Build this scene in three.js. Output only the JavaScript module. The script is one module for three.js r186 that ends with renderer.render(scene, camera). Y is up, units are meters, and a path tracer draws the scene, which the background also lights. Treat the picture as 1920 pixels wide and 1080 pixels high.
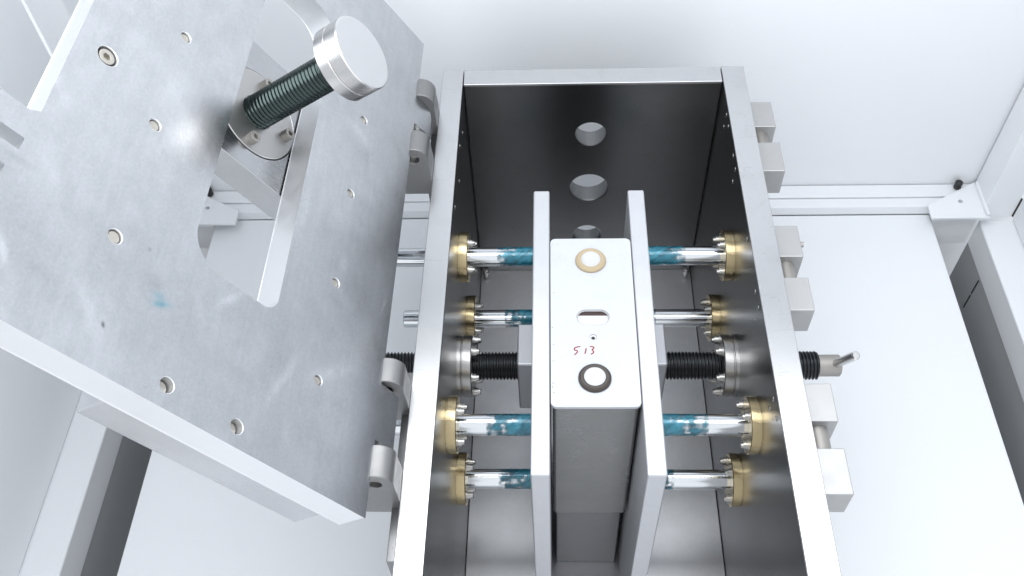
import * as THREE from 'three';
import { RoundedBoxGeometry } from 'three/addons/geometries/RoundedBoxGeometry.js';
import { mergeGeometries } from 'three/addons/utils/BufferGeometryUtils.js';
import { RectAreaLightUniformsLib } from 'three/addons/lights/RectAreaLightUniformsLib.js';
RectAreaLightUniformsLib.init();

// ---------------------------------------------------------------- camera, light, exposure
const scene = new THREE.Scene();
const camera = new THREE.PerspectiveCamera(33.63, 16 / 9, 0.02, 40);
camera.rotation.order = 'YXZ';
camera.position.set(-0.0336, 1.0315, 0.4735);
camera.rotation.set(-0.9146, 0.0708, -0.0612);
scene.add(camera);
scene.background = new THREE.Color().setRGB(1.45, 1.49, 1.54);      // pale room beyond the chamber's open front
const LAMP = 3.5;                                                   // ceiling panel, radiance
const renderer = new THREE.WebGLRenderer({ antialias: true });
renderer.toneMapping = THREE.LinearToneMapping;
renderer.toneMappingExposure = 1.0;
renderer.shadowMap.enabled = true;

// ---------------------------------------------------------------- helpers
let seed = 7;
const rnd = () => { seed = (seed * 16807) % 2147483647; return seed / 2147483647; };
const H = 0.345;                     // height of the fixture's rim above the platform
const V = (x, y, z) => new THREE.Vector3(x, y, z);
const lin = (r, g, b) => new THREE.Color().setRGB(r, g, b);

function hash(x, y, s) { let h = (x * 374761393 + y * 668265263 + s * 1442695041) | 0; h = Math.imul(h ^ (h >>> 13), 1274126177); return ((h ^ (h >>> 16)) >>> 0) / 4294967295; }
function pnoise(u, v, fx, fy, s) {   // tiling value noise, u,v in 0..1
  const x = u * fx, y = v * fy, xi = Math.floor(x), yi = Math.floor(y), a = x - xi, b = y - yi;
  const sx = a * a * (3 - 2 * a), sy = b * b * (3 - 2 * b), m = (p, q) => ((p % q) + q) % q;
  const g = (i, j) => hash(m(xi + i, fx), m(yi + j, fy), s);
  return (g(0, 0) * (1 - sx) + g(1, 0) * sx) * (1 - sy) + (g(0, 1) * (1 - sx) + g(1, 1) * sx) * sy;
}
function fbm(u, v, f, s, oct = 5) { let a = 0, w = 0.5, t = 0; for (let i = 0; i < oct; i++) { a += w * pnoise(u, v, f, f, s + i); t += w; w *= 0.55; f *= 2; } return a / t; }
function tex(n, m, fn, srgb, size) { // fn(u,v) -> [r,g,b] 0..1 ; size in metres of one repeat
  const d = new Uint8Array(n * m * 4);
  for (let j = 0; j < m; j++) for (let i = 0; i < n; i++) {
    const c = fn((i + 0.5) / n, (j + 0.5) / m), k = (j * n + i) * 4;
    for (let q = 0; q < 3; q++) d[k + q] = Math.max(0, Math.min(255, Math.round(c[q] * 255)));
    d[k + 3] = 255;
  }
  const t = new THREE.DataTexture(d, n, m, THREE.RGBAFormat);
  t.wrapS = t.wrapT = THREE.RepeatWrapping; t.magFilter = THREE.LinearFilter; t.minFilter = THREE.LinearMipmapLinearFilter; t.generateMipmaps = true;
  if (srgb) t.colorSpace = THREE.SRGBColorSpace;
  if (size) t.repeat.set(1 / size, 1 / size);
  t.needsUpdate = true; return t;
}
function boxUV(g) {                  // uv in metres, projected along each face's main direction
  g = g.index ? g.toNonIndexed() : g;
  const p = g.attributes.position, n = p.count, uv = new Float32Array(n * 2), a = V(), b = V(), c = V();
  for (let i = 0; i < n; i += 3) {
    a.fromBufferAttribute(p, i); b.fromBufferAttribute(p, i + 1); c.fromBufferAttribute(p, i + 2);
    const m = b.clone().sub(a).cross(c.clone().sub(a)), x = Math.abs(m.x), y = Math.abs(m.y), z = Math.abs(m.z);
    [a, b, c].forEach((q, k) => { const o = (i + k) * 2;
      if (y >= x && y >= z) { uv[o] = q.x; uv[o + 1] = q.z; } else if (x >= z) { uv[o] = q.z; uv[o + 1] = q.y; } else { uv[o] = q.x; uv[o + 1] = q.y; } });
  }
  g.setAttribute('uv', new THREE.BufferAttribute(uv, 2)); return g;
}
const merge = (list) => mergeGeometries(list.map((g) => { const q = g.index ? g.toNonIndexed() : g; for (const k of Object.keys(q.attributes)) if (!['position', 'normal', 'uv'].includes(k)) q.deleteAttribute(k); return q; }), false);
// a chamfered box given by its corners
function slab(x0, x1, y0, y1, z0, z1, r = 0.0008) {
  const g = new RoundedBoxGeometry(x1 - x0, y1 - y0, z1 - z0, 2, Math.min(r, (x1 - x0) * 0.45, (y1 - y0) * 0.45, (z1 - z0) * 0.45));
  g.translate((x0 + x1) / 2, (y0 + y1) / 2, (z0 + z1) / 2); return boxUV(g);
}
function turned(profile, seg = 48) { return new THREE.LatheGeometry(profile.map(([r, y]) => new THREE.Vector2(r, y)), seg); }
// crisp turned solid: every step of the profile keeps its own normals
function lathe(profile, seg = 48) {
  const parts = [];
  for (let i = 0; i < profile.length - 1; i++) parts.push(turned([profile[i], profile[i + 1]], seg));
  return merge(parts);
}
function disc(r, h, ch = 0.0006, seg = 48) { return lathe([[0.00001, 0], [r - ch, 0], [r, ch], [r, h - ch], [r - ch, h], [0.00001, h]], seg); }
function circ(x, y, r, n = 40) { const p = new THREE.Path(); p.absarc(x, y, r, 0, Math.PI * 2, true); return p; }
function capHead(r, h) {             // socket cap screw head, axis +y, base at y=0
  const s = new THREE.Shape(); s.absarc(0, 0, r - 0.0003, 0, Math.PI * 2, false);
  const hx = new THREE.Path(); for (let i = 0; i <= 6; i++) { const a = -i * Math.PI / 3; (i ? hx.lineTo : hx.moveTo).call(hx, Math.cos(a) * r * 0.55, Math.sin(a) * r * 0.55); }
  s.holes.push(hx);
  const e = new THREE.ExtrudeGeometry(s, { depth: h * 0.6, bevelEnabled: true, bevelSize: 0.0003, bevelThickness: 0.0003, bevelSegments: 2, curveSegments: 16 });
  e.rotateX(-Math.PI / 2); e.translate(0, h * 0.4 - 0.0003, 0);
  return merge([e, new THREE.CylinderGeometry(r * 0.99, r * 0.99, h * 0.45, 24).translate(0, h * 0.225, 0)]);
}
function thread(r, depth, pitch, len, seg = 64) { // helical vee thread along +y
  const per = 10, rows = Math.round(len / pitch * per), pos = [], uv = [], idx = [];
  for (let j = 0; j <= rows; j++) for (let i = 0; i <= seg; i++) {
    const a = i / seg * Math.PI * 2, y = j / rows * len;
    let ph = (y / pitch - i / seg) % 1; if (ph < 0) ph += 1;
    const q = Math.abs(ph - 0.5) * 2, rr = r - depth * Math.min(1, Math.max(0, (q - 0.12) / 0.76));
    pos.push(Math.cos(a) * rr, y, -Math.sin(a) * rr); uv.push(i / seg, y / 0.05);
  }
  for (let j = 0; j < rows; j++) for (let i = 0; i < seg; i++) { const a = j * (seg + 1) + i, b = a + 1, c = a + seg + 1, d = c + 1; idx.push(a, b, c, b, d, c); }
  const g = new THREE.BufferGeometry(); g.setAttribute('position', new THREE.Float32BufferAttribute(pos, 3)); g.setAttribute('uv', new THREE.Float32BufferAttribute(uv, 2)); g.setIndex(idx);
  g.computeVertexNormals();
  const q = merge([g, new THREE.CircleGeometry(r - depth * 0.4, seg).rotateX(-Math.PI / 2).translate(0, len, 0), new THREE.CircleGeometry(r - depth * 0.4, seg).rotateX(Math.PI / 2)]);
  return q;
}
const used = {};
const numbered = (n) => { used[n] = (used[n] ?? -1) + 1; return used[n] ? n + '_' + String(used[n]).padStart(3, '0') : n; };
function thing(name, label, category, [x, y, z] = [0, 0, 0], group) {
  const o = new THREE.Group(); o.name = numbered(name); o.position.set(x, y, z); o.userData = { label, category }; if (group) o.userData.group = group;
  scene.add(o); return o;
}
function part(parent, name, geo, mat, pos, quat) {  // pos in the parent's own space
  const m = new THREE.Mesh(geo, mat); m.name = name; m.castShadow = m.receiveShadow = true;
  if (pos) m.position.set(...pos);
  if (quat) m.quaternion.copy(quat);
  parent.add(m); return m;
}
function struct(name, geo, mat, label) { const m = part(scene, numbered(name), geo, mat); m.userData = { kind: 'structure' }; if (label) m.userData.label = label; return m; }
const aim = (d) => new THREE.Quaternion().setFromUnitVectors(V(0, 1, 0), V(...d).normalize());
const QX = aim([1, 0, 0]), QNX = aim([-1, 0, 0]), QNY = new THREE.Quaternion().setFromAxisAngle(V(1, 0, 0), Math.PI);

// ---------------------------------------------------------------- materials
const brush = tex(512, 512, (u, v) => { const b = 0.5 * pnoise(u, v, 6, 220, 1) + 0.3 * pnoise(u, v, 14, 120, 2) + 0.2 * fbm(u, v, 4, 9); return [b, b, b]; }, false, 0.16);
const brushRough = tex(512, 512, (u, v) => { const b = 0.62 + 0.30 * (fbm(u, v, 5, 20) - 0.5) * 2 + 0.12 * (pnoise(u, v, 8, 200, 22) - 0.5); return [b, b, b]; }, false, 0.2);
const cloud = tex(512, 512, (u, v) => { const b = 0.93 + 0.10 * (fbm(u, v, 4, 40) - 0.5) + 0.02 * (fbm(u, v, 60, 41, 2) - 0.5); return [b, b, b * 1.005]; }, true, 0.22);
const softRough = tex(256, 256, (u, v) => { const b = 0.66 + 0.14 * (fbm(u, v, 3, 75, 3) - 0.5); return [b, b, b]; }, false, 0.3);
const fineRough = tex(256, 256, (u, v) => { const b = 0.75 + 0.35 * (fbm(u, v, 8, 60) - 0.5); return [b, b, b]; }, false, 0.1);
const peel = tex(256, 256, (u, v) => { const b = fbm(u, v, 24, 70, 3); return [b, b, b]; }, false, 0.06);
const scratched = (() => {
  const cv = document.createElement('canvas'); cv.width = cv.height = 1024; const c = cv.getContext('2d'); c.fillStyle = '#efefef'; c.fillRect(0, 0, 1024, 1024); seed = 21;
  for (let i = 0; i < 420; i++) { const x = rnd() * 1024, y = rnd() * 1024, l = 6 + rnd() * rnd() * 90, a = (rnd() - 0.5) * (rnd() < 0.75 ? 0.35 : 3), b = rnd() < 0.6; c.strokeStyle = b ? `rgba(255,255,255,${0.15 + rnd() * 0.5})` : `rgba(120,122,128,${0.08 + rnd() * 0.25})`; c.lineWidth = 0.6 + rnd() * 1.2; c.beginPath(); c.moveTo(x, y); c.lineTo(x + Math.cos(a) * l, y + Math.sin(a) * l); c.stroke(); }
  for (let i = 0; i < 160; i++) { c.fillStyle = `rgba(150,150,155,${0.008 + rnd() * 0.018})`; c.beginPath(); c.ellipse(rnd() * 1024, rnd() * 1024, 8 + rnd() * 60, 6 + rnd() * 26, rnd() * 3, 0, 7); c.fill(); }
  for (let i = 0; i < 60; i++) { c.fillStyle = `rgba(60,60,64,${0.2 + rnd() * 0.4})`; c.fillRect(rnd() * 1024, rnd() * 1024, 1.5 + rnd() * 2, 1.5 + rnd() * 3); }
  const t = new THREE.CanvasTexture(cv); t.colorSpace = THREE.SRGBColorSpace; t.wrapS = t.wrapT = THREE.RepeatWrapping; t.repeat.set(1 / 0.24, 1 / 0.24); return t;
})();
function steel(c, rough, o = {}) { return new THREE.MeshStandardMaterial({ color: lin(c, c * 1.01, c * 1.03), metalness: 1, roughness: rough, roughnessMap: brushRough, map: cloud, ...o }); }
const M = {
  white: new THREE.MeshPhysicalMaterial({ color: lin(0.80, 0.82, 0.845), roughness: 0.42, bumpMap: peel, bumpScale: 0.00004 }),
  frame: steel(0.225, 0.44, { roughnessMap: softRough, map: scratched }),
  edge: steel(0.60, 0.48, { roughnessMap: softRough, map: scratched }),  // paler copy of the frame steel, standing in for light on the plate tops
  floorPlate: steel(0.58, 0.6, { roughnessMap: softRough }),
  plate: new THREE.MeshStandardMaterial({ color: lin(0.46, 0.47, 0.495), metalness: 0.6, roughness: 0.6, roughnessMap: fineRough }),
  alu: new THREE.MeshStandardMaterial({ color: lin(0.43, 0.43, 0.43), metalness: 0.8, roughness: 0.62, roughnessMap: fineRough, bumpMap: peel, bumpScale: 0.00003 }),
  cast: new THREE.MeshStandardMaterial({ color: lin(0.23, 0.23, 0.23), metalness: 0.8, roughness: 0.6, roughnessMap: fineRough, bumpMap: peel, bumpScale: 0.00005 }),
  chrome: new THREE.MeshStandardMaterial({ color: lin(0.55, 0.57, 0.59), metalness: 1, roughness: 0.12 }),
  turned: new THREE.MeshStandardMaterial({ color: lin(0.66, 0.65, 0.64), metalness: 1, roughness: 0.27 }),
  cut: new THREE.MeshStandardMaterial({ color: lin(0.72, 0.73, 0.745), metalness: 0.85, roughness: 0.52, roughnessMap: fineRough }),
  headDull: new THREE.MeshStandardMaterial({ color: lin(0.43, 0.41, 0.375), metalness: 0.85, roughness: 0.5 }),
  nut: new THREE.MeshStandardMaterial({ color: lin(0.42, 0.415, 0.41), metalness: 1, roughness: 0.32 }),
  face: new THREE.MeshStandardMaterial({ color: lin(0.62, 0.62, 0.63), metalness: 1, roughness: 0.5, roughnessMap: fineRough }),
  bolt: new THREE.MeshStandardMaterial({ color: lin(0.46, 0.455, 0.44), metalness: 1, roughness: 0.3 }),
  boltDull: new THREE.MeshStandardMaterial({ color: lin(0.37, 0.355, 0.335), metalness: 0.85, roughness: 0.55 }),
  brass: new THREE.MeshStandardMaterial({ color: lin(0.60, 0.49, 0.29), metalness: 1, roughness: 0.32, roughnessMap: fineRough }),
  blackThread: new THREE.MeshStandardMaterial({ color: lin(0.10, 0.105, 0.11), metalness: 1, roughness: 0.3 }),
  greenThread: new THREE.MeshStandardMaterial({ color: lin(0.045, 0.06, 0.058), metalness: 1, roughness: 0.22 }),
  dark: new THREE.MeshStandardMaterial({ color: lin(0.015, 0.015, 0.016), roughness: 0.6 }),
  knob: new THREE.MeshStandardMaterial({ color: lin(0.02, 0.02, 0.022), roughness: 0.45 }),
  beige: new THREE.MeshPhysicalMaterial({ color: lin(0.33, 0.265, 0.17), roughness: 0.5 }),
  brownPlastic: new THREE.MeshPhysicalMaterial({ color: lin(0.034, 0.026, 0.022), roughness: 0.42 }),
  terminal: new THREE.MeshStandardMaterial({ color: lin(0.47, 0.475, 0.48), metalness: 0.5, roughness: 0.5 }),
  foil: new THREE.MeshStandardMaterial({ color: lin(0.44, 0.445, 0.45), metalness: 0.6, roughness: 0.5 }),
  can: new THREE.MeshStandardMaterial({ color: lin(0.24, 0.24, 0.235), metalness: 0.85, roughness: 0.5, map: cloud, roughnessMap: brushRough }),
  gutterShade: new THREE.MeshStandardMaterial({ color: lin(0.42, 0.43, 0.44), metalness: 0.2, roughness: 0.7 }),  // greyer than the chamber white: shade of the deep gutter put into the colour
  ink: new THREE.MeshStandardMaterial({ color: lin(0.22, 0.02, 0.02), roughness: 0.6 }),
};
const greaseMap = tex(256, 256, (u, v) => { const n = fbm(u, v, 6, 90, 4), st = pnoise((u + v * 0.5) % 1, v, 24, 6, 95), k = n * 0.6 + st * 0.4; return [0.03 + 0.8 * Math.max(0, k - 0.55), 0.20 + 0.42 * k, 0.26 + 0.46 * k]; }, true);
const greaseBump = tex(256, 256, (u, v) => { const n = fbm(u, v, 10, 99); return [n, n, n]; }, false);
const greaseAlpha = tex(256, 256, (u, v) => { const n = fbm(u, v, 7, 190, 4), st = pnoise(u, v, 22, 6, 195), a = Math.min(1, Math.max(0, (0.62 * n + 0.38 * st + 0.50 * (1 - v) - 0.50) * 3.2 + 0.22)); const e = v > 0.93 ? (1 - v) / 0.07 : 1; return [a * e, a * e, a * e]; }, false);
M.grease = new THREE.MeshPhysicalMaterial({ map: greaseMap, alphaMap: greaseAlpha, transparent: true, roughness: 0.3, metalness: 0.25, bumpMap: greaseBump, bumpScale: 0.0008, clearcoat: 0.5, clearcoatRoughness: 0.2 });

// ---------------------------------------------------------------- the chamber
struct('platform', slab(-0.527, 0.501, -0.02, 0, -0.4473, 0.62, 0.002), M.white);
struct('gutter_floor', slab(-0.70, 0.70, -0.24, -0.20, -0.56, 0.62, 0.001), M.gutterShade);
struct('sill', slab(0.567, 0.66, -0.05, 0, -0.4365, 0.62, 0.003), M.white);
struct('sill', slab(-0.692, -0.593, -0.05, 0, -0.4365, 0.62, 0.003), M.white);
struct('back_wall', slab(-0.68, 0.66, -0.2, 1.00, -0.53, -0.49, 0.001), M.white);
struct('right_wall', slab(0.613, 0.65, 0.0015, 1.00, -0.437, 0.62, 0.001), M.white);
struct('left_wall', slab(-0.675, -0.639, 0.0015, 1.00, -0.437, 0.62, 0.001), M.white);
struct('ceiling', slab(-0.68, 0.66, 1.00, 1.03, -0.53, 0.28, 0.001), M.white);
// corner posts with a slotted seam
for (const s of [1, -1]) {
  const c = (x) => s > 0 ? x : -0.026 - x;
  const X = [c(0.5675), c(0.6115)].sort((a, b) => a - b);
  const post = struct('corner_post', slab(X[0], X[1], 0.0015, 0.9985, -0.4862, -0.439, 0.0015), M.white);
  const W = [c(0.6118), c(0.6132)].sort((a, b) => a - b);
  for (let k = 0; k < 5; k++) part(post, 'slot', slab(W[0], W[1], 0.004 + k * 0.05, 0.040 + k * 0.05, -0.4400, -0.4372, 0.0001), M.dark);
  // end wall of the gutter between platform and sill
  const G = [c(0.503), c(0.5655)].sort((a, b) => a - b);
  struct('gutter_end', slab(G[0], G[1], -0.052, -0.002, -0.470, -0.4375, 0.001), M.white);
  struct('gutter_side', slab(...[c(0.5685), c(0.60)].sort((a, b) => a - b), -0.199, -0.0505, -0.4372, 0.6, 0.0005), M.gutterShade);
  for (let k = 0; k < 2; k++) part(scene.children[scene.children.length - 1], 'slot', slab(...[c(0.5679), c(0.5689)].sort((a, b) => a - b), -0.120 + (k % 2) * 0.034, -0.090 + (k % 2) * 0.034, -0.372 + (k >> 1) * 0.2, -0.3695 + (k >> 1) * 0.2, 0.0001), M.dark);
}
// rail along the foot of the back wall: two folded strips
struct('wall_rail', merge([slab(-0.59, 0.565, 0.0, 0.018, -0.4885, -0.4655, 0.0012), slab(-0.59, 0.565, 0.0, 0.016, -0.4645, -0.4475, 0.0012)]), M.white);

function gusset(s, label) {
  const c = (x) => s > 0 ? x : 0.004 - x;
  const g = thing('corner_gusset', label, 'bracket', [c(0.545), 0.02, -0.45], 'corner gussets beside the back rail');
  const sh = new THREE.Shape();
  [[0.492, -0.441], [0.589, -0.4885], [0.5665, -0.4885], [0.5665, -0.4195], [0.490, -0.4195]].length;
  const pts = [[0.4915, -0.443], [0.5655, -0.4860], [0.569, -0.4835], [0.569, -0.420], [0.4915, -0.420]].map(([x, z]) => [c(x) - g.position.x, z + 0.45]);
  if (s < 0) pts.reverse();
  pts.forEach(([x, z], i) => (i ? sh.lineTo : sh.moveTo).call(sh, x, -z)); sh.closePath();
  sh.holes.push(circ(c(0.5375) - g.position.x, 0.0, 0.0032));
  const e = new THREE.ExtrudeGeometry(sh, { depth: 0.003, bevelEnabled: true, bevelSize: 0.0006, bevelThickness: 0.0006, bevelSegments: 2 });
  e.rotateX(-Math.PI / 2);
  part(g, 'plate', boxUV(e), M.white);
  const flange = slab(...[c(0.5650), c(0.5690)].map((x) => x - g.position.x).sort((a, b) => a - b), 0.0037, 0.0095, -0.033, 0.029, 0.0012);
  part(g, 'flange', flange, M.white);
  const k = part(g, 'knob', lathe([[0.0045, -0.001], [0.0052, 0], [0.0052, 0.002], [0.0045, 0.0025], [0.0045, 0.006], [0.0052, 0.0065], [0.0052, 0.010], [0.0046, 0.0106], [0.0001, 0.0106]], 24), M.knob, [c(0.5415) - g.position.x, 0.0005, -0.030]);
  return g;
}
gusset(1, 'white corner gusset with black knob beside right wall');
gusset(-1, 'white corner gusset with black knob seen through opening of lid');

// ceiling lamp (above the frame)
{
  const l = thing('ceiling_lamp', 'flat white lamp panel under the chamber ceiling', 'lamp', [-0.02, 0.9985, -0.06]);
  part(l, 'housing', slab(-0.48, 0.48, -0.028, 0, -0.235, 0.235, 0.002), M.white);
  part(l, 'diffuser', new THREE.PlaneGeometry(0.92, 0.43).rotateX(Math.PI / 2).translate(0, -0.0292, 0), new THREE.MeshStandardMaterial({ color: 0xffffff, emissive: lin(0.97, 0.985, 1), emissiveIntensity: 1.5 }));
  const ra = new THREE.RectAreaLight(lin(0.97, 0.985, 1), LAMP, 0.92, 0.43);
  ra.name = 'lamp_light'; ra.position.set(0, -0.034, 0); ra.rotation.x = -Math.PI / 2; l.add(ra);
}

// ---------------------------------------------------------------- the open-topped press frame
const XLo = -0.154, XLi = -0.1312, XRi = 0.151, XRo = 0.1753, ZB = -0.3582, ZBi = -0.3343, ZF = 0.245, CX = 0.0099;
const RODS = [[H - 0.087, -0.162, true], [H - 0.198, -0.162, false], [H - 0.087, 0.0385, true], [H - 0.198, 0.0385, false]];
const SY = H - 0.1425, SZ = -0.0617;
const frame = thing('clamping_box', 'open steel box frame of thick plates with brass bushings inside', 'clamping box', [CX, 0, -0.06]);
const L = (x, y, z) => [x - CX, y, z + 0.06];
{
  const P = (name, x0, x1, y0, y1, z0, z1, mat, r) => part(frame, name, slab(x0 - CX, x1 - CX, y0, y1, z0 + 0.06, z1 + 0.06, r), mat);
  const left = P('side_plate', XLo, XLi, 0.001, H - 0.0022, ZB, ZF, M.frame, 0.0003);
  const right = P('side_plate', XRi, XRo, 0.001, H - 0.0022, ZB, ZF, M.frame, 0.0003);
  // strips on the plate tops, paler steel with the light from above in its colour
  P('lit_top_edge', XLo, XLi, H - 0.0021, H, ZB, ZF, M.edge, 0.0008); P('lit_top_edge', XRi, XRo, H - 0.0021, H, ZB, ZF, M.edge, 0.0008);
  P('lit_top_edge', XLi + 0.0009, XRi - 0.0009, H - 0.0021, H - 0.0003, ZB, ZBi + 0.0004, M.edge, 0.0008);
  // back plate with three bored holes
  const s = new THREE.Shape(); s.moveTo(XLi + 0.0019 - CX, 0.0205); s.lineTo(XRi - 0.0019 - CX, 0.0205); s.lineTo(XRi - 0.0019 - CX, H - 0.0034); s.lineTo(XLi + 0.0019 - CX, H - 0.0034); s.closePath();
  for (const [y, r] of [[H - 0.0765, 0.0187], [H - 0.165, 0.0238], [H - 0.2525, 0.0187]]) s.holes.push(circ(0.0004, y, r));
  const e = new THREE.ExtrudeGeometry(s, { depth: ZBi - ZB - 0.0024, bevelEnabled: true, bevelSize: 0.0012, bevelThickness: 0.0012, bevelSegments: 2, curveSegments: 40 });
  e.translate(0, 0, ZB + 0.0012 + 0.06);
  part(frame, 'back_plate', boxUV(e), M.frame);
  P('base_plate', XLi + 0.0004, XRi - 0.0004, 0.0005, 0.0193, ZB + 0.001, ZF - 0.0005, M.floorPlate, 0.0006);
  // screw tips showing on the inner faces of the side plates
  const tip = new THREE.SphereGeometry(0.0024, 14, 8, 0, Math.PI * 2, 0, Math.PI / 2).scale(1, 0.35, 1);
  for (const [y, z] of [[0.3333, -0.2933], [0.3146, -0.2954], [0.3329, -0.2757], [0.3325, -0.2327], [0.3321, -0.2141], [0.3139, -0.2144], [0.3322, -0.1212], [0.3302, -0.0595], [0.3310, -0.0407], [0.3120, -0.0407], [0.3134, 0.054], [0.3308, 0.0544], [0.3305, 0.0732]]) part(right, 'screw_tip', tip, M.bolt, L(XRi, y, z), QNX);
  for (const [y, z] of [[0.3143, -0.2907], [0.327, -0.2569], [0.312, -0.2201], [0.327, -0.17], [0.315, 0.05]]) part(left, 'screw_tip', tip, M.bolt, L(XLi, y, z), QX);
  // brass bushings and steel screw nuts
  const bush = lathe([[0.0102, 0.0095], [0.0135, 0.0095], [0.0258, 0.0095], [0.0265, 0.0088], [0.0265, 0.0014], [0.0256, 0.0012], [0.0256, 0.0001]], 56);
  const nut = lathe([[0.0130, 0.0150], [0.0310, 0.0150], [0.0320, 0.0140], [0.0320, 0.0058], [0.0312, 0.0052], [0.0312, 0.0044], [0.0320, 0.0038], [0.0320, 0.0001]], 64);
  const hexBolt = (r, h) => merge([disc(r * 1.18, 0.0011, 0.0002, 24), new THREE.CylinderGeometry(r, r, h * 0.5, 6).translate(0, 0.001 + h * 0.25, 0).toNonIndexed(), lathe([[r * 0.62, 0], [r * 0.62, h - 0.0006], [r * 0.5, h], [0.0001, h]], 18)]);
  const head = hexBolt(0.0042, 0.0074), head2 = hexBolt(0.0048, 0.0080);
  for (const sd of [0, 1]) {
    const x = sd ? XRi : XLi, q = sd ? QNX : QX, d = sd ? -1 : 1;
    for (const [y, z] of RODS) {
      const f = part(frame, 'brass_bushing', bush, M.brass, L(x, y, z), q);
      for (let k = 0; k < 4; k++) { const a = k * Math.PI / 2 + 0.12; part(f, 'bolt', head, M.bolt, [Math.cos(a) * 0.0196, 0.0094, Math.sin(a) * 0.0196]); }
    }
    const f = part(frame, 'screw_nut', nut, M.nut, L(x, SY, SZ), q);
    for (let k = 0; k < 6; k++) { const a = k * Math.PI / 3; part(f, 'bolt', head2, M.bolt, [Math.cos(a) * 0.0265, 0.0149, Math.sin(a) * 0.0265]); }
  }
  // two small upright screws standing in the rear floor corners
  for (const x of [-0.124, 0.1435]) part(frame, 'floor_screw', lathe([[0.0022, 0], [0.0022, 0.006], [0.0042, 0.0062], [0.0042, 0.0105], [0.0034, 0.0118], [0.0001, 0.0122]], 20), M.bolt, L(x, 0.0194, -0.3245));
  // latch blocks on the right side, in pairs joined by a pin
  for (const [z0, z1, z2, z3] of [[-0.3223, -0.2833, -0.2595, -0.218], [-0.144, -0.105, -0.080, -0.042], [0.0356, 0.0725, 0.0975, 0.1385]]) {
    P('latch_block', XRo + 0.0003, 0.2035, H - 0.0535, H - 0.02, z0, z1, M.alu, 0.0009);
    P('latch_block', XRo + 0.0003, 0.2035, H - 0.0535, H - 0.02, z2, z3, M.alu, 0.0009);
    part(frame, 'latch_pin', new THREE.CylinderGeometry(0.0092, 0.0092, z2 - z1 + 0.004, 32).rotateX(Math.PI / 2), M.boltDull, L(0.1885, H - 0.0365, (z1 + z2) / 2));
  }
  part(frame, 'set_screw', new THREE.CylinderGeometry(0.0028, 0.0028, 0.006, 16).rotateZ(Math.PI / 2), M.boltDull, L(0.2055, H - 0.030, -0.128));
  // hinge knuckles on the left side with a round top around the pin
  const kx = -0.1688, ky = H + 0.0295, kr = 0.0133;
  for (const [z0, z1] of [[-0.293, -0.2675], [-0.2165, -0.189], [0.050, 0.0725], [0.129, 0.156]]) {
    const k = new THREE.Shape(); k.moveTo(kx - kr, H - 0.018); k.lineTo(XLo - 0.0006, H - 0.018); k.lineTo(XLo - 0.0006, H + 0.010); k.lineTo(kx + kr, H + 0.022); k.lineTo(kx + kr, ky); k.absarc(kx, ky, kr, 0, Math.PI, false); k.closePath();
    k.holes.push(circ(kx, ky, 0.0060));
    const g = new THREE.ExtrudeGeometry(k, { depth: z1 - z0 - 0.0016, bevelEnabled: true, bevelSize: 0.0008, bevelThickness: 0.0008, bevelSegments: 2, curveSegments: 20 });
    g.translate(-CX, 0, z0 + 0.0008 + 0.06);
    part(frame, 'hinge_knuckle', boxUV(g), M.cast);
  }
  for (const [z0, z1] of [[-0.292, -0.1945], [0.052, 0.151]]) part(frame, 'hinge_pin', new THREE.CylinderGeometry(0.0042, 0.0042, z1 - z0, 20).rotateX(Math.PI / 2), M.bolt, L(kx - 0.001, ky - 0.002, (z0 + z1) / 2));
  // dark backing strip between hinge and side plate
  P('hinge_strip', XLo - 0.0075, XLo - 0.0007, H - 0.05, H - 0.0105, -0.30, -0.20, M.frame, 0.0006);
  P('hinge_strip', XLo - 0.0075, XLo - 0.0007, H - 0.05, H - 0.0105, 0.03, 0.20, M.frame, 0.0006);
}

// ---------------------------------------------------------------- pressure plates with guide rods
const grease = (x0, x1, turn) => {      // thin uneven film on a rod, thinning out with its distance from the plate
  const n = 40, m = 18, pos = [], uv = [], idx = [];
  for (let j = 0; j <= m; j++) for (let i = 0; i <= n; i++) {
    const a = i / n * Math.PI * 2, t = j / m, r = 0.01010 + 0.0004 * (1 - t) * fbm(i / n, t * 0.6, 8, 33, 3);
    pos.push(x0 + (x1 - x0) * t, Math.cos(a) * r, Math.sin(a) * r); uv.push(i / n + turn, t * 0.98 + 0.01);
  }
  for (let j = 0; j < m; j++) for (let i = 0; i < n; i++) { const a = j * (n + 1) + i, b = a + 1, c = a + n + 1, d = c + 1; idx.push(a, c, b, b, c, d); }
  const g = new THREE.BufferGeometry(); g.setAttribute('position', new THREE.Float32BufferAttribute(pos, 3)); g.setAttribute('uv', new THREE.Float32BufferAttribute(uv, 2)); g.setIndex(idx); g.computeVertexNormals(); return g;
};
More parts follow.
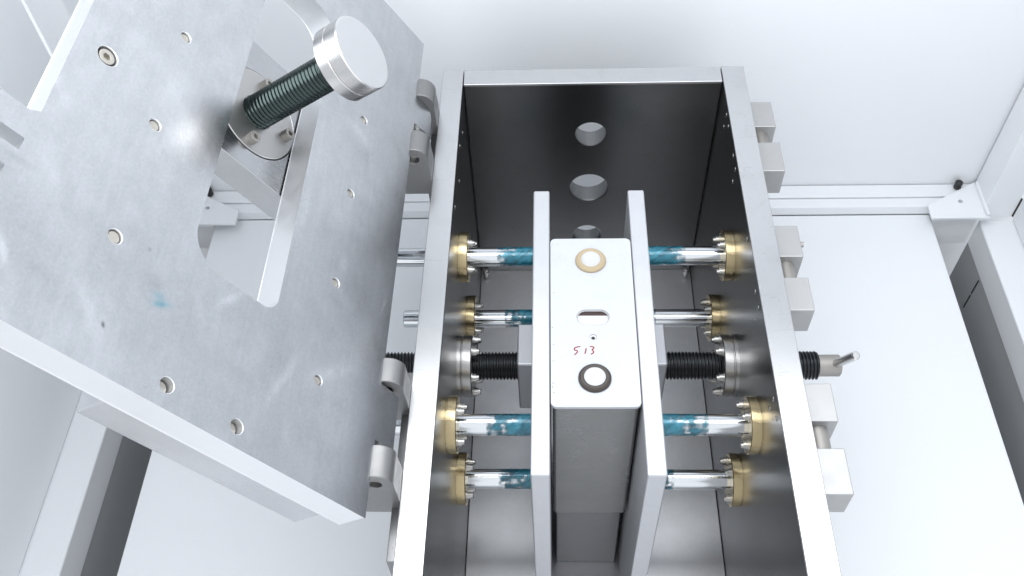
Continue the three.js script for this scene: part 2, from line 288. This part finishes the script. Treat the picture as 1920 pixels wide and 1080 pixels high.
function pressurePlate(s, x0, x1, label) {
  const xc = (x0 + x1) / 2, o = thing('pressure_plate', label, 'pressure plate', [xc, 0.0205, -0.0], 'plates clamping the battery cell');
  part(o, 'plate', slab(x0 - xc, x1 - xc, 0, H + 0.029 - 0.0205, -0.1472, 0.1472, 0.0016), M.plate);
  const out = s < 0 ? x0 : x1, b = s < 0 ? [-0.0695, x0 - 0.0003] : [x1 + 0.0003, 0.0778];
  part(o, 'screw_block', slab(b[0] - xc, b[1] - xc, H - 0.185 - 0.0205, H - 0.100 - 0.0205, -0.0850, -0.0355, 0.0022), M.plate);
  RODS.forEach(([y, z, upper], i) => {
    const a = out + s * 0.0003, e = s < 0 ? -0.205 : 0.170, len = Math.abs(e - a);
    const r = part(o, 'guide_rod', disc(0.01, len, 0.0012, 40), M.chrome, [a - xc, y - 0.0205, z], s < 0 ? QNX : QX);
    const reach = [0.036, 0.033, 0.039, 0.034][i] * (s > 0 ? [1.28, 0.8, 1.25, 0.9][i] : 1);
    part(r, 'grease', grease(0.0005, reach * 1.12, i * 0.23 + s * 0.1).rotateZ(Math.PI / 2), M.grease);   // rod axis is +y in its own space
  });
  return o;
}
pressurePlate(-1, -0.0516, -0.0366, 'pale grey pressure plate on left side of white cell');
pressurePlate(1, 0.0366, 0.0519, 'pale grey pressure plate on right side of white cell');

// ---------------------------------------------------------------- lead screws
{
  const o = thing('lead_screw', 'black threaded lead screw on right with steel handle bar outside', 'lead screw', [0.0781, SY, SZ], 'lead screws pushing the pressure plates');
  part(o, 'thread', thread(0.0147, 0.0021, 0.0035, 0.1555), M.blackThread, [0, 0, 0], QX);
  const st = part(o, 'end_stub', disc(0.0112, 0.0235, 0.0012), M.boltDull, [0.1556, 0, 0], QX);
  part(o, 'handle_bar', disc(0.0044, 0.125, 0.0014, 28), M.turned, [0.1683, -0.057, -0.0262], aim([0.07, 0.91, 0.41]));
  const p = thing('lead_screw', 'black threaded lead screw on left passing behind the lid', 'lead screw', [-0.0698, SY, SZ], 'lead screws pushing the pressure plates');
  part(p, 'thread', thread(0.0147, 0.0021, 0.0035, 0.172), M.blackThread, [0, 0, 0], QNX);
  part(p, 'end_stub', disc(0.0112, 0.0235, 0.0012), M.boltDull, [-0.1721, 0, 0], QNX);
}

// ---------------------------------------------------------------- battery cell on its block
{
  const TOP = H + 0.029, B = H - 0.176;
  const b = thing('support_block', 'grey steel block under the battery cell', 'block', [0, 0.0195, 0]);
  part(b, 'block', slab(-0.032, 0.032, 0, B - 0.0197, -0.075, 0.075, 0.0015), M.frame);
  const o = thing('battery_cell', 'white topped prismatic battery cell clamped between two plates', 'battery cell', [0, B, 0]);
  part(o, 'case', slab(-0.0345, 0.0345, 0, TOP - B - 0.0034, -0.0855, 0.0855, 0.003), M.can);
  const W = 0.0354, D = 0.0870, R = 0.0042, s = new THREE.Shape();
  s.moveTo(-W + R, -D); s.lineTo(W - R, -D); s.absarc(W - R, -D + R, R, -Math.PI / 2, 0); s.lineTo(W, D - R); s.absarc(W - R, D - R, R, 0, Math.PI / 2); s.lineTo(-W + R, D); s.absarc(-W + R, D - R, R, Math.PI / 2, Math.PI); s.lineTo(-W, -D + R); s.absarc(-W + R, -D + R, R, Math.PI, Math.PI * 1.5);
  const stad = (w, h) => { const p = new THREE.Path(), r = h / 2, x = w / 2 - r; p.moveTo(-x, -r); p.absarc(-x, 0, r, -Math.PI / 2, -Math.PI * 1.5, true); p.lineTo(x, r); p.absarc(x, 0, r, Math.PI / 2, -Math.PI / 2, true); p.lineTo(-x, -r); return p; };
  s.holes.push(stad(0.0292, 0.0172)); s.holes.push(circ(-0.0004, -0.0205, 0.0036));
  const e = new THREE.ExtrudeGeometry(s, { depth: 0.0024, bevelEnabled: true, bevelSize: 0.0006, bevelThickness: 0.0005, bevelSegments: 3, curveSegments: 14 });
  e.rotateX(-Math.PI / 2); e.translate(0, TOP - B - 0.0029, 0);
  const cv = document.createElement('canvas'); cv.width = 512; cv.height = 1250; const c = cv.getContext('2d');
  c.fillStyle = '#afb2b7'; c.fillRect(0, 0, 512, 1250);
  const px = (x, z) => [(x + 0.036) / 0.072 * 512, (z + 0.088) / 0.176 * 1250];
  seed = 11;
  for (let i = 0; i < 260; i++) { const [x, y] = px((rnd() - 0.5) * 0.07, (rnd() - 0.5) * 0.17); c.fillStyle = `rgba(120,125,135,${0.004 + rnd() * 0.014})`; c.beginPath(); c.ellipse(x, y, 4 + rnd() * 34, 3 + rnd() * 30, 0, 0, 7); c.fill(); }
  for (const [x, z, a] of [[-0.0335, 0.028, 0.35], [-0.0335, 0.044, 0.3], [-0.0345, 0.069, 0.6], [-0.034, 0.0655, 0.5], [-0.033, -0.026, 0.35], [-0.0345, 0.0105, 0.4], [-0.03, -0.0805, 0.25], [-0.0335, 0.0745, 0.5]]) { const [u, v] = px(x, z); c.fillStyle = `rgba(60,58,60,${a})`; c.beginPath(); c.ellipse(u, v, 5, 3.5, 0.6, 0, 7); c.fill(); }
  const t = new THREE.CanvasTexture(cv); t.colorSpace = THREE.SRGBColorSpace; t.flipY = false; t.wrapS = t.wrapT = THREE.ClampToEdgeWrapping;
  // uv in metres -> 0..1 over the lid
  boxUV(e); { const uv = e.attributes.uv; for (let i = 0; i < uv.count; i++) uv.setXY(i, (uv.getX(i) + 0.036) / 0.072, (uv.getY(i) + 0.088) / 0.176); }
  const lidMat = new THREE.MeshPhysicalMaterial({ map: t, roughness: 0.42, metalness: 0.1, bumpMap: peel, bumpScale: 0.00001 });
  const eb = e;
  const top = part(o, 'cell_lid', eb, lidMat);
  const y0 = TOP - B;
  for (const [z, r1, r2, mat, h] of [[-0.0613, 0.0136, 0.0089, M.beige, 0.0030], [0.0612, 0.0134, 0.0090, M.brownPlastic, 0.0034]]) {
    const ring = part(o, 'terminal_ring', lathe([[r2 - 0.0005, h - 0.0004], [r2 + 0.0004, h], [r1 - 0.0022, h], [r1 - 0.0006, h - 0.0010], [r1, h - 0.0020], [r1, -0.0004]], 56), mat, [-0.0003, y0, z]);
    part(ring, 'terminal', lathe([[0.0001, h + 0.0002], [0.0006, h + 0.0004], [r2 - 0.0014, h + 0.0006], [r2 - 0.0010, h + 0.0002], [r2 - 0.0004, h + 0.0001], [r2, h - 0.0006], [r2, 0]], 48), M.terminal);
  }
  // vent: stepped stadium recess with a bright membrane hinged low at the back
  const rim = new THREE.Shape(); { const r = 0.0082, x = 0.0142 - r; rim.moveTo(-x, -r); rim.lineTo(x, -r); rim.absarc(x, 0, r, -Math.PI / 2, Math.PI / 2, false); rim.lineTo(-x, r); rim.absarc(-x, 0, r, Math.PI / 2, Math.PI * 1.5, false); } 
  const r2 = new THREE.Shape(rim.getPoints(12)); r2.holes.push(stad(0.0262, 0.0142));
  const ve = new THREE.ExtrudeGeometry(r2, { depth: 0.0014, bevelEnabled: false, curveSegments: 14 }); ve.rotateX(-Math.PI / 2); ve.translate(0, y0 - 0.0027, 0);
  const vent = part(o, 'vent', boxUV(ve), M.foil);
  const mem = new THREE.Shape(); { const r = 0.0066, x = 0.0127 - r; mem.moveTo(-x, -r); mem.lineTo(x, -r); mem.absarc(x, 0, r, -Math.PI / 2, 0.42, false); mem.lineTo(-x - r * 0.91, r * 0.42); mem.absarc(-x, 0, r, Math.PI - 0.42, Math.PI * 1.5, false); }
  const me = new THREE.ExtrudeGeometry(mem, { depth: 0.0004, bevelEnabled: true, bevelSize: 0.0002, bevelThickness: 0.0002, bevelSegments: 1 }); me.rotateX(-Math.PI / 2); me.translate(0, y0 - 0.0024, 0);
  part(vent, 'vent_membrane', me, M.terminal);
  part(vent, 'vent_opening', slab(-0.0128, 0.0128, y0 - 0.0033, y0 - 0.0029, -0.0071, 0.0071, 0.0001), new THREE.MeshStandardMaterial({ color: lin(0.035, 0.012, 0.010), roughness: 0.5 }));
  const pit = part(o, 'fill_hole', lathe([[0.0037, 0.0002], [0.0030, -0.0008], [0.0016, -0.0010], [0.0014, -0.0028]], 28), M.foil, [-0.0004, y0 - 0.0004, 0.0205]);
  part(pit, 'hole_bottom', new THREE.CircleGeometry(0.0016, 20).rotateX(-Math.PI / 2).translate(0, -0.0022, 0), M.dark);
  // hand-written 513 in red marker: thin ink strokes lying on the lid
  const strokes = [[[-0.0113, 0.0303], [-0.0128, 0.0302], [-0.0158, 0.0311], [-0.0164, 0.0334], [-0.0142, 0.0340], [-0.0138, 0.0352], [-0.0150, 0.0370], [-0.0164, 0.0381]],
    [[-0.0066, 0.0318], [-0.0069, 0.0340], [-0.0077, 0.0372]],
    [[-0.0036, 0.0302], [-0.0018, 0.0300], [0.0000, 0.0310], [-0.0013, 0.0329], [-0.0018, 0.0336], [-0.0004, 0.0350], [-0.0010, 0.0365], [-0.0029, 0.0378]]];
  const ink = [];
  for (const st of strokes) {
    const cur = new THREE.CatmullRomCurve3(st.map(([x, z]) => V(x, 0, z)), false, 'catmullrom', 0.2);
    ink.push(new THREE.TubeGeometry(cur, 24, 0.00055, 8).scale(1, 0.25, 1).translate(0, y0 + 0.00008, 0));
  }
  part(o, 'handwriting', merge(ink), M.ink).userData.label = 'hand-written 513 in red marker';
}

// ---------------------------------------------------------------- hinged lid, swung open to the left
{
  const A = 121.7 * Math.PI / 180, nx = Math.sin(A), ny = -Math.cos(A), c = -0.1225, T = 0.0245;
  const k = c - nx * -0.16;
  const lid = thing('hinged_press_plate', 'thick brushed steel lid plate swung open on hinges beside the box', 'hinged plate', [-0.16 + nx * k, H + ny * k, 0]);
  lid.rotation.z = A;
  // own space: x runs from hinge to free edge, y through the plate away from its inner face, z as the world's
  const sh = new THREE.Shape(), F = 0.004;
  const S0 = 0.0415, S1 = 0.3585, Z0 = -0.350, Z1 = 0.1885;
  [[S0, Z0], [S0, -0.2815], [0.037, -0.2795], [0.0265, -0.2715], [0.0195, -0.2625], [0.0172, -0.255], [0.0165, -0.2306], [S0 - 0.002, -0.2290], [S0, -0.227], [S0, 0.0745], [0.0215, 0.0755], [0.0200, 0.0775], [0.0198, 0.1235], [S0, 0.1245], [S0, Z1], [S1, Z1], [S1, 0.134], [0.402, 0.134], [0.402, 0.1095], [0.364, 0.1095], [0.364, 0.1005], [0.402, 0.1005], [0.402, 0.0860], [S1 + 0.002, 0.0860], [S1 + 0.002, 0.0765], [0.402, 0.0765], [0.402, 0.056], [S1 + 0.006, 0.056], [S1, 0.052], [S1, -0.078], [S1 + 0.005, -0.083], [0.402, -0.083], [0.402, -0.105], [S1, -0.105], [S1, Z0]]
    .forEach(([x, z], i) => (i ? sh.lineTo : sh.moveTo).call(sh, x, z)); sh.closePath();
  const ho = new THREE.Path(), a0 = 0.1585, a1 = 0.2375, b0 = -0.2535, b1 = 0.0775, R = 0.026, r = 0.013;
  ho.moveTo(a0 + R, b0); ho.lineTo(a1 - R, b0); ho.absarc(a1 - R, b0 + R, R, -Math.PI / 2, 0, false); ho.lineTo(a1, b1 - R); ho.absarc(a1 - R, b1 - R, R, 0, Math.PI / 2, false); ho.lineTo(a0 + r, b1); ho.absarc(a0 + r, b1 - r, r, Math.PI / 2, Math.PI, false); ho.lineTo(a0, b0 + R); ho.absarc(a0 + R, b0 + R, R, Math.PI, Math.PI * 1.5, false);
  sh.holes.push(ho);
  const flush = [[0.2905, -0.0913, 0.0047], [0.2899, 0.0011, 0.0049], [0.2897, 0.0996, 0.0054], [0.1066, -0.1721, 0.0046], [0.1075, -0.0801, 0.0046], [0.1072, 0.0156, 0.0045], [0.1082, 0.1064, 0.0045], [0.1060, -0.2680, 0.0046], [0.2910, -0.183, 0.0047]];
  const deep = [[0.2273, 0.1731, 0.0056], [0.1701, 0.1744, 0.0056]], socket = [[0.3362, -0.0224, 0.0078]];
  for (const [x, z, q] of [...flush, ...deep, ...socket]) sh.holes.push(circ(x, z, q));
  const e = new THREE.ExtrudeGeometry(sh, { depth: T - 0.0012, bevelEnabled: true, bevelSize: -0.0006, bevelOffset: 0, bevelThickness: 0.0006, bevelSegments: 2, curveSegments: 24 });
  e.rotateX(Math.PI / 2); e.translate(0, T - 0.0006, 0);
  // ground steel with cloudy wipe marks, a teal smear and a few dark specks
  const N = 1024, LX = 0.42, LZ = 0.56, zs = -0.36;
  const spot = (u, v, s, z, a, b, rot) => { const dx = u * LX - s, dz = v * LZ + zs - z, x = dx * Math.cos(rot) + dz * Math.sin(rot), y = -dx * Math.sin(rot) + dz * Math.cos(rot); return Math.exp(-(x * x / (a * a) + y * y / (b * b))); };
  const wisps = []; seed = 5; for (let i = 0; i < 60; i++) wisps.push([0.05 + rnd() * 0.31, -0.20 + rnd() * 0.38, 0.006 + rnd() * 0.022, 0.002 + rnd() * 0.006, rnd() * 3.1, (rnd() - 0.35) * 0.11]);
  const lm = tex(N, N, (u, v) => {
    let b = 0.86 + 0.08 * (fbm(u, v, 6, 120) - 0.5) + 0.06 * (fbm(u, v, 40, 130, 4) - 0.5) + 0.04 * (pnoise(u, v, 420, 420, 143) - 0.5) + 0.02 * (pnoise(u, v, 160, 14, 140) - 0.5);
    for (const w of wisps) b += w[5] * spot(u, v, w[0], w[1], w[2], w[3], w[4]);
    const teal = 0.42 * spot(u, v, 0.2470, 0.1245, 0.0060, 0.0022, 0.5) * (0.5 + fbm(u, v, 60, 150, 3)) + 0.25 * spot(u, v, 0.2500, 0.1200, 0.0045, 0.0030, 0.2);
    const ring = 0.07 * spot(u, v, 0.2535, 0.1130, 0.0060, 0.0055, 0) + 0.35 * spot(u, v, 0.2785, 0.1590, 0.0010, 0.0018, 0.4) + 0.1 * spot(u, v, 0.2655, 0.0930, 0.0012, 0.0016, 0);
    b -= ring; return [b * (1 - 0.62 * teal), b * (1 - 0.22 * teal) * 1.002, b * (1 - 0.12 * teal) * 1.012];
  }, true);
  const lr = tex(512, 512, (u, v) => { let b = 0.62 + 0.20 * (fbm(u, v, 7, 160) - 0.5) + 0.09 * (fbm(u, v, 40, 165, 3) - 0.5); for (const w of wisps) b += 1.4 * w[5] * spot(u, v, w[0], w[1], w[2], w[3], w[4]); return [b, b, b]; }, false);
  const lidSteel = new THREE.MeshStandardMaterial({ color: lin(0.74, 0.752, 0.762), metalness: 1, roughness: 0.40, map: lm, roughnessMap: lr });
  boxUV(e); { const uv = e.attributes.uv; for (let i = 0; i < uv.count; i++) uv.setXY(i, uv.getX(i) / LX, (uv.getY(i) - zs) / LZ); }
  part(lid, 'lid_plate', e, [lidSteel, M.cut]);
  for (const [x, z, q] of flush) part(lid, 'bolt', disc(q - 0.0010, 0.020, 0.0006, 32), M.headDull, [x, 0.0014, z]);
  for (const [x, z, q] of deep) part(lid, 'bolt', disc(q - 0.0012, 0.016, 0.0006, 32), M.headDull, [x, 0.0055, z]);
  for (const [x, z, q] of socket) { const w = part(lid, 'socket_screw', capHead(q - 0.0021, 0.006), M.headDull, [x, 0.0068, z], QNY); part(w, 'counterbore', new THREE.CylinderGeometry(q - 0.0002, q - 0.0002, 0.004, 32).translate(0, -0.003, 0), M.dark); }
  // latch pin stubs at the free edge
  for (const z of [0.0]) part(lid, 'latch_stub', disc(0.0068, 0.03, 0.0012, 28), M.bolt, [0.3600, 0.0120, z].map((v, i) => i === 2 && z === 0 ? -0.110 : v), QX);
  // crossbar behind the opening, its flange and the press screw
  const bz0 = -0.1805, bz1 = -0.0505, sc = [0.1995, -0.1105];
  const bs = new THREE.Shape(); bs.moveTo(0.118, bz0); bs.lineTo(0.281, bz0); bs.lineTo(0.281, bz1); bs.lineTo(0.118, bz1); bs.closePath(); bs.holes.push(circ(sc[0], sc[1], 0.0414));
  const be = new THREE.ExtrudeGeometry(bs, { depth: 0.0252, bevelEnabled: true, bevelSize: 0.0005, bevelOffset: -0.0005, bevelThickness: 0.0005, bevelSegments: 1, curveSegments: 40 }); be.rotateX(Math.PI / 2); be.translate(0, T + 0.0272, 0);
  const bar = part(lid, 'crossbar', boxUV(be), steel(0.50, 0.42));
  const fl = part(lid, 'flange', lathe([[0.0148, T + 0.0012], [0.0152, T + 0.0006], [0.0403, T + 0.0006], [0.0408, T + 0.0011], [0.0408, T + 0.02]], 64), new THREE.MeshStandardMaterial({ color: lin(0.45, 0.445, 0.44), metalness: 1, roughness: 0.40 }), [sc[0], 0, sc[1]]);
  part(lid, 'end_bar', slab(0.06, 0.2485, T + 0.0004, T + 0.0285, 0.150, 0.1865, 0.001), steel(0.62, 0.46));
  const ch = capHead(0.0050, 0.0068);
  for (let i = 0; i < 4; i++) { const a = i * Math.PI / 2; part(fl, 'bolt', ch, M.boltDull, [Math.cos(a) * 0.0315, T + 0.0007, Math.sin(a) * 0.0315], QNY); }
  const ps = part(lid, 'press_screw', thread(0.0146, 0.0011, 0.0036, 0.105), M.greenThread, [sc[0], T + 0.008, sc[1]], QNY);
  const face = c + 0.035;   // distance of the pad's face from the plate is 0.0875
  part(ps, 'pad_ring', lathe([[0.0001, 0.0972], [0.0292, 0.0972], [0.0301, 0.0981], [0.0301, 0.1072], [0.0297, 0.1077], [0.0290, 0.1079]], 72), M.turned);
  part(ps, 'pad', lathe([[0.0290, 0.1079], [0.0298, 0.1082], [0.0302, 0.1087], [0.0302, 0.1198], [0.0296, 0.1207]], 72), M.turned);
  part(ps, 'pad_face', lathe([[0.0296, 0.1207], [0.0290, 0.1209], [0.0001, 0.1209]], 72), M.face);
}

renderer.setSize(1024, 576);
renderer.render(scene, camera);
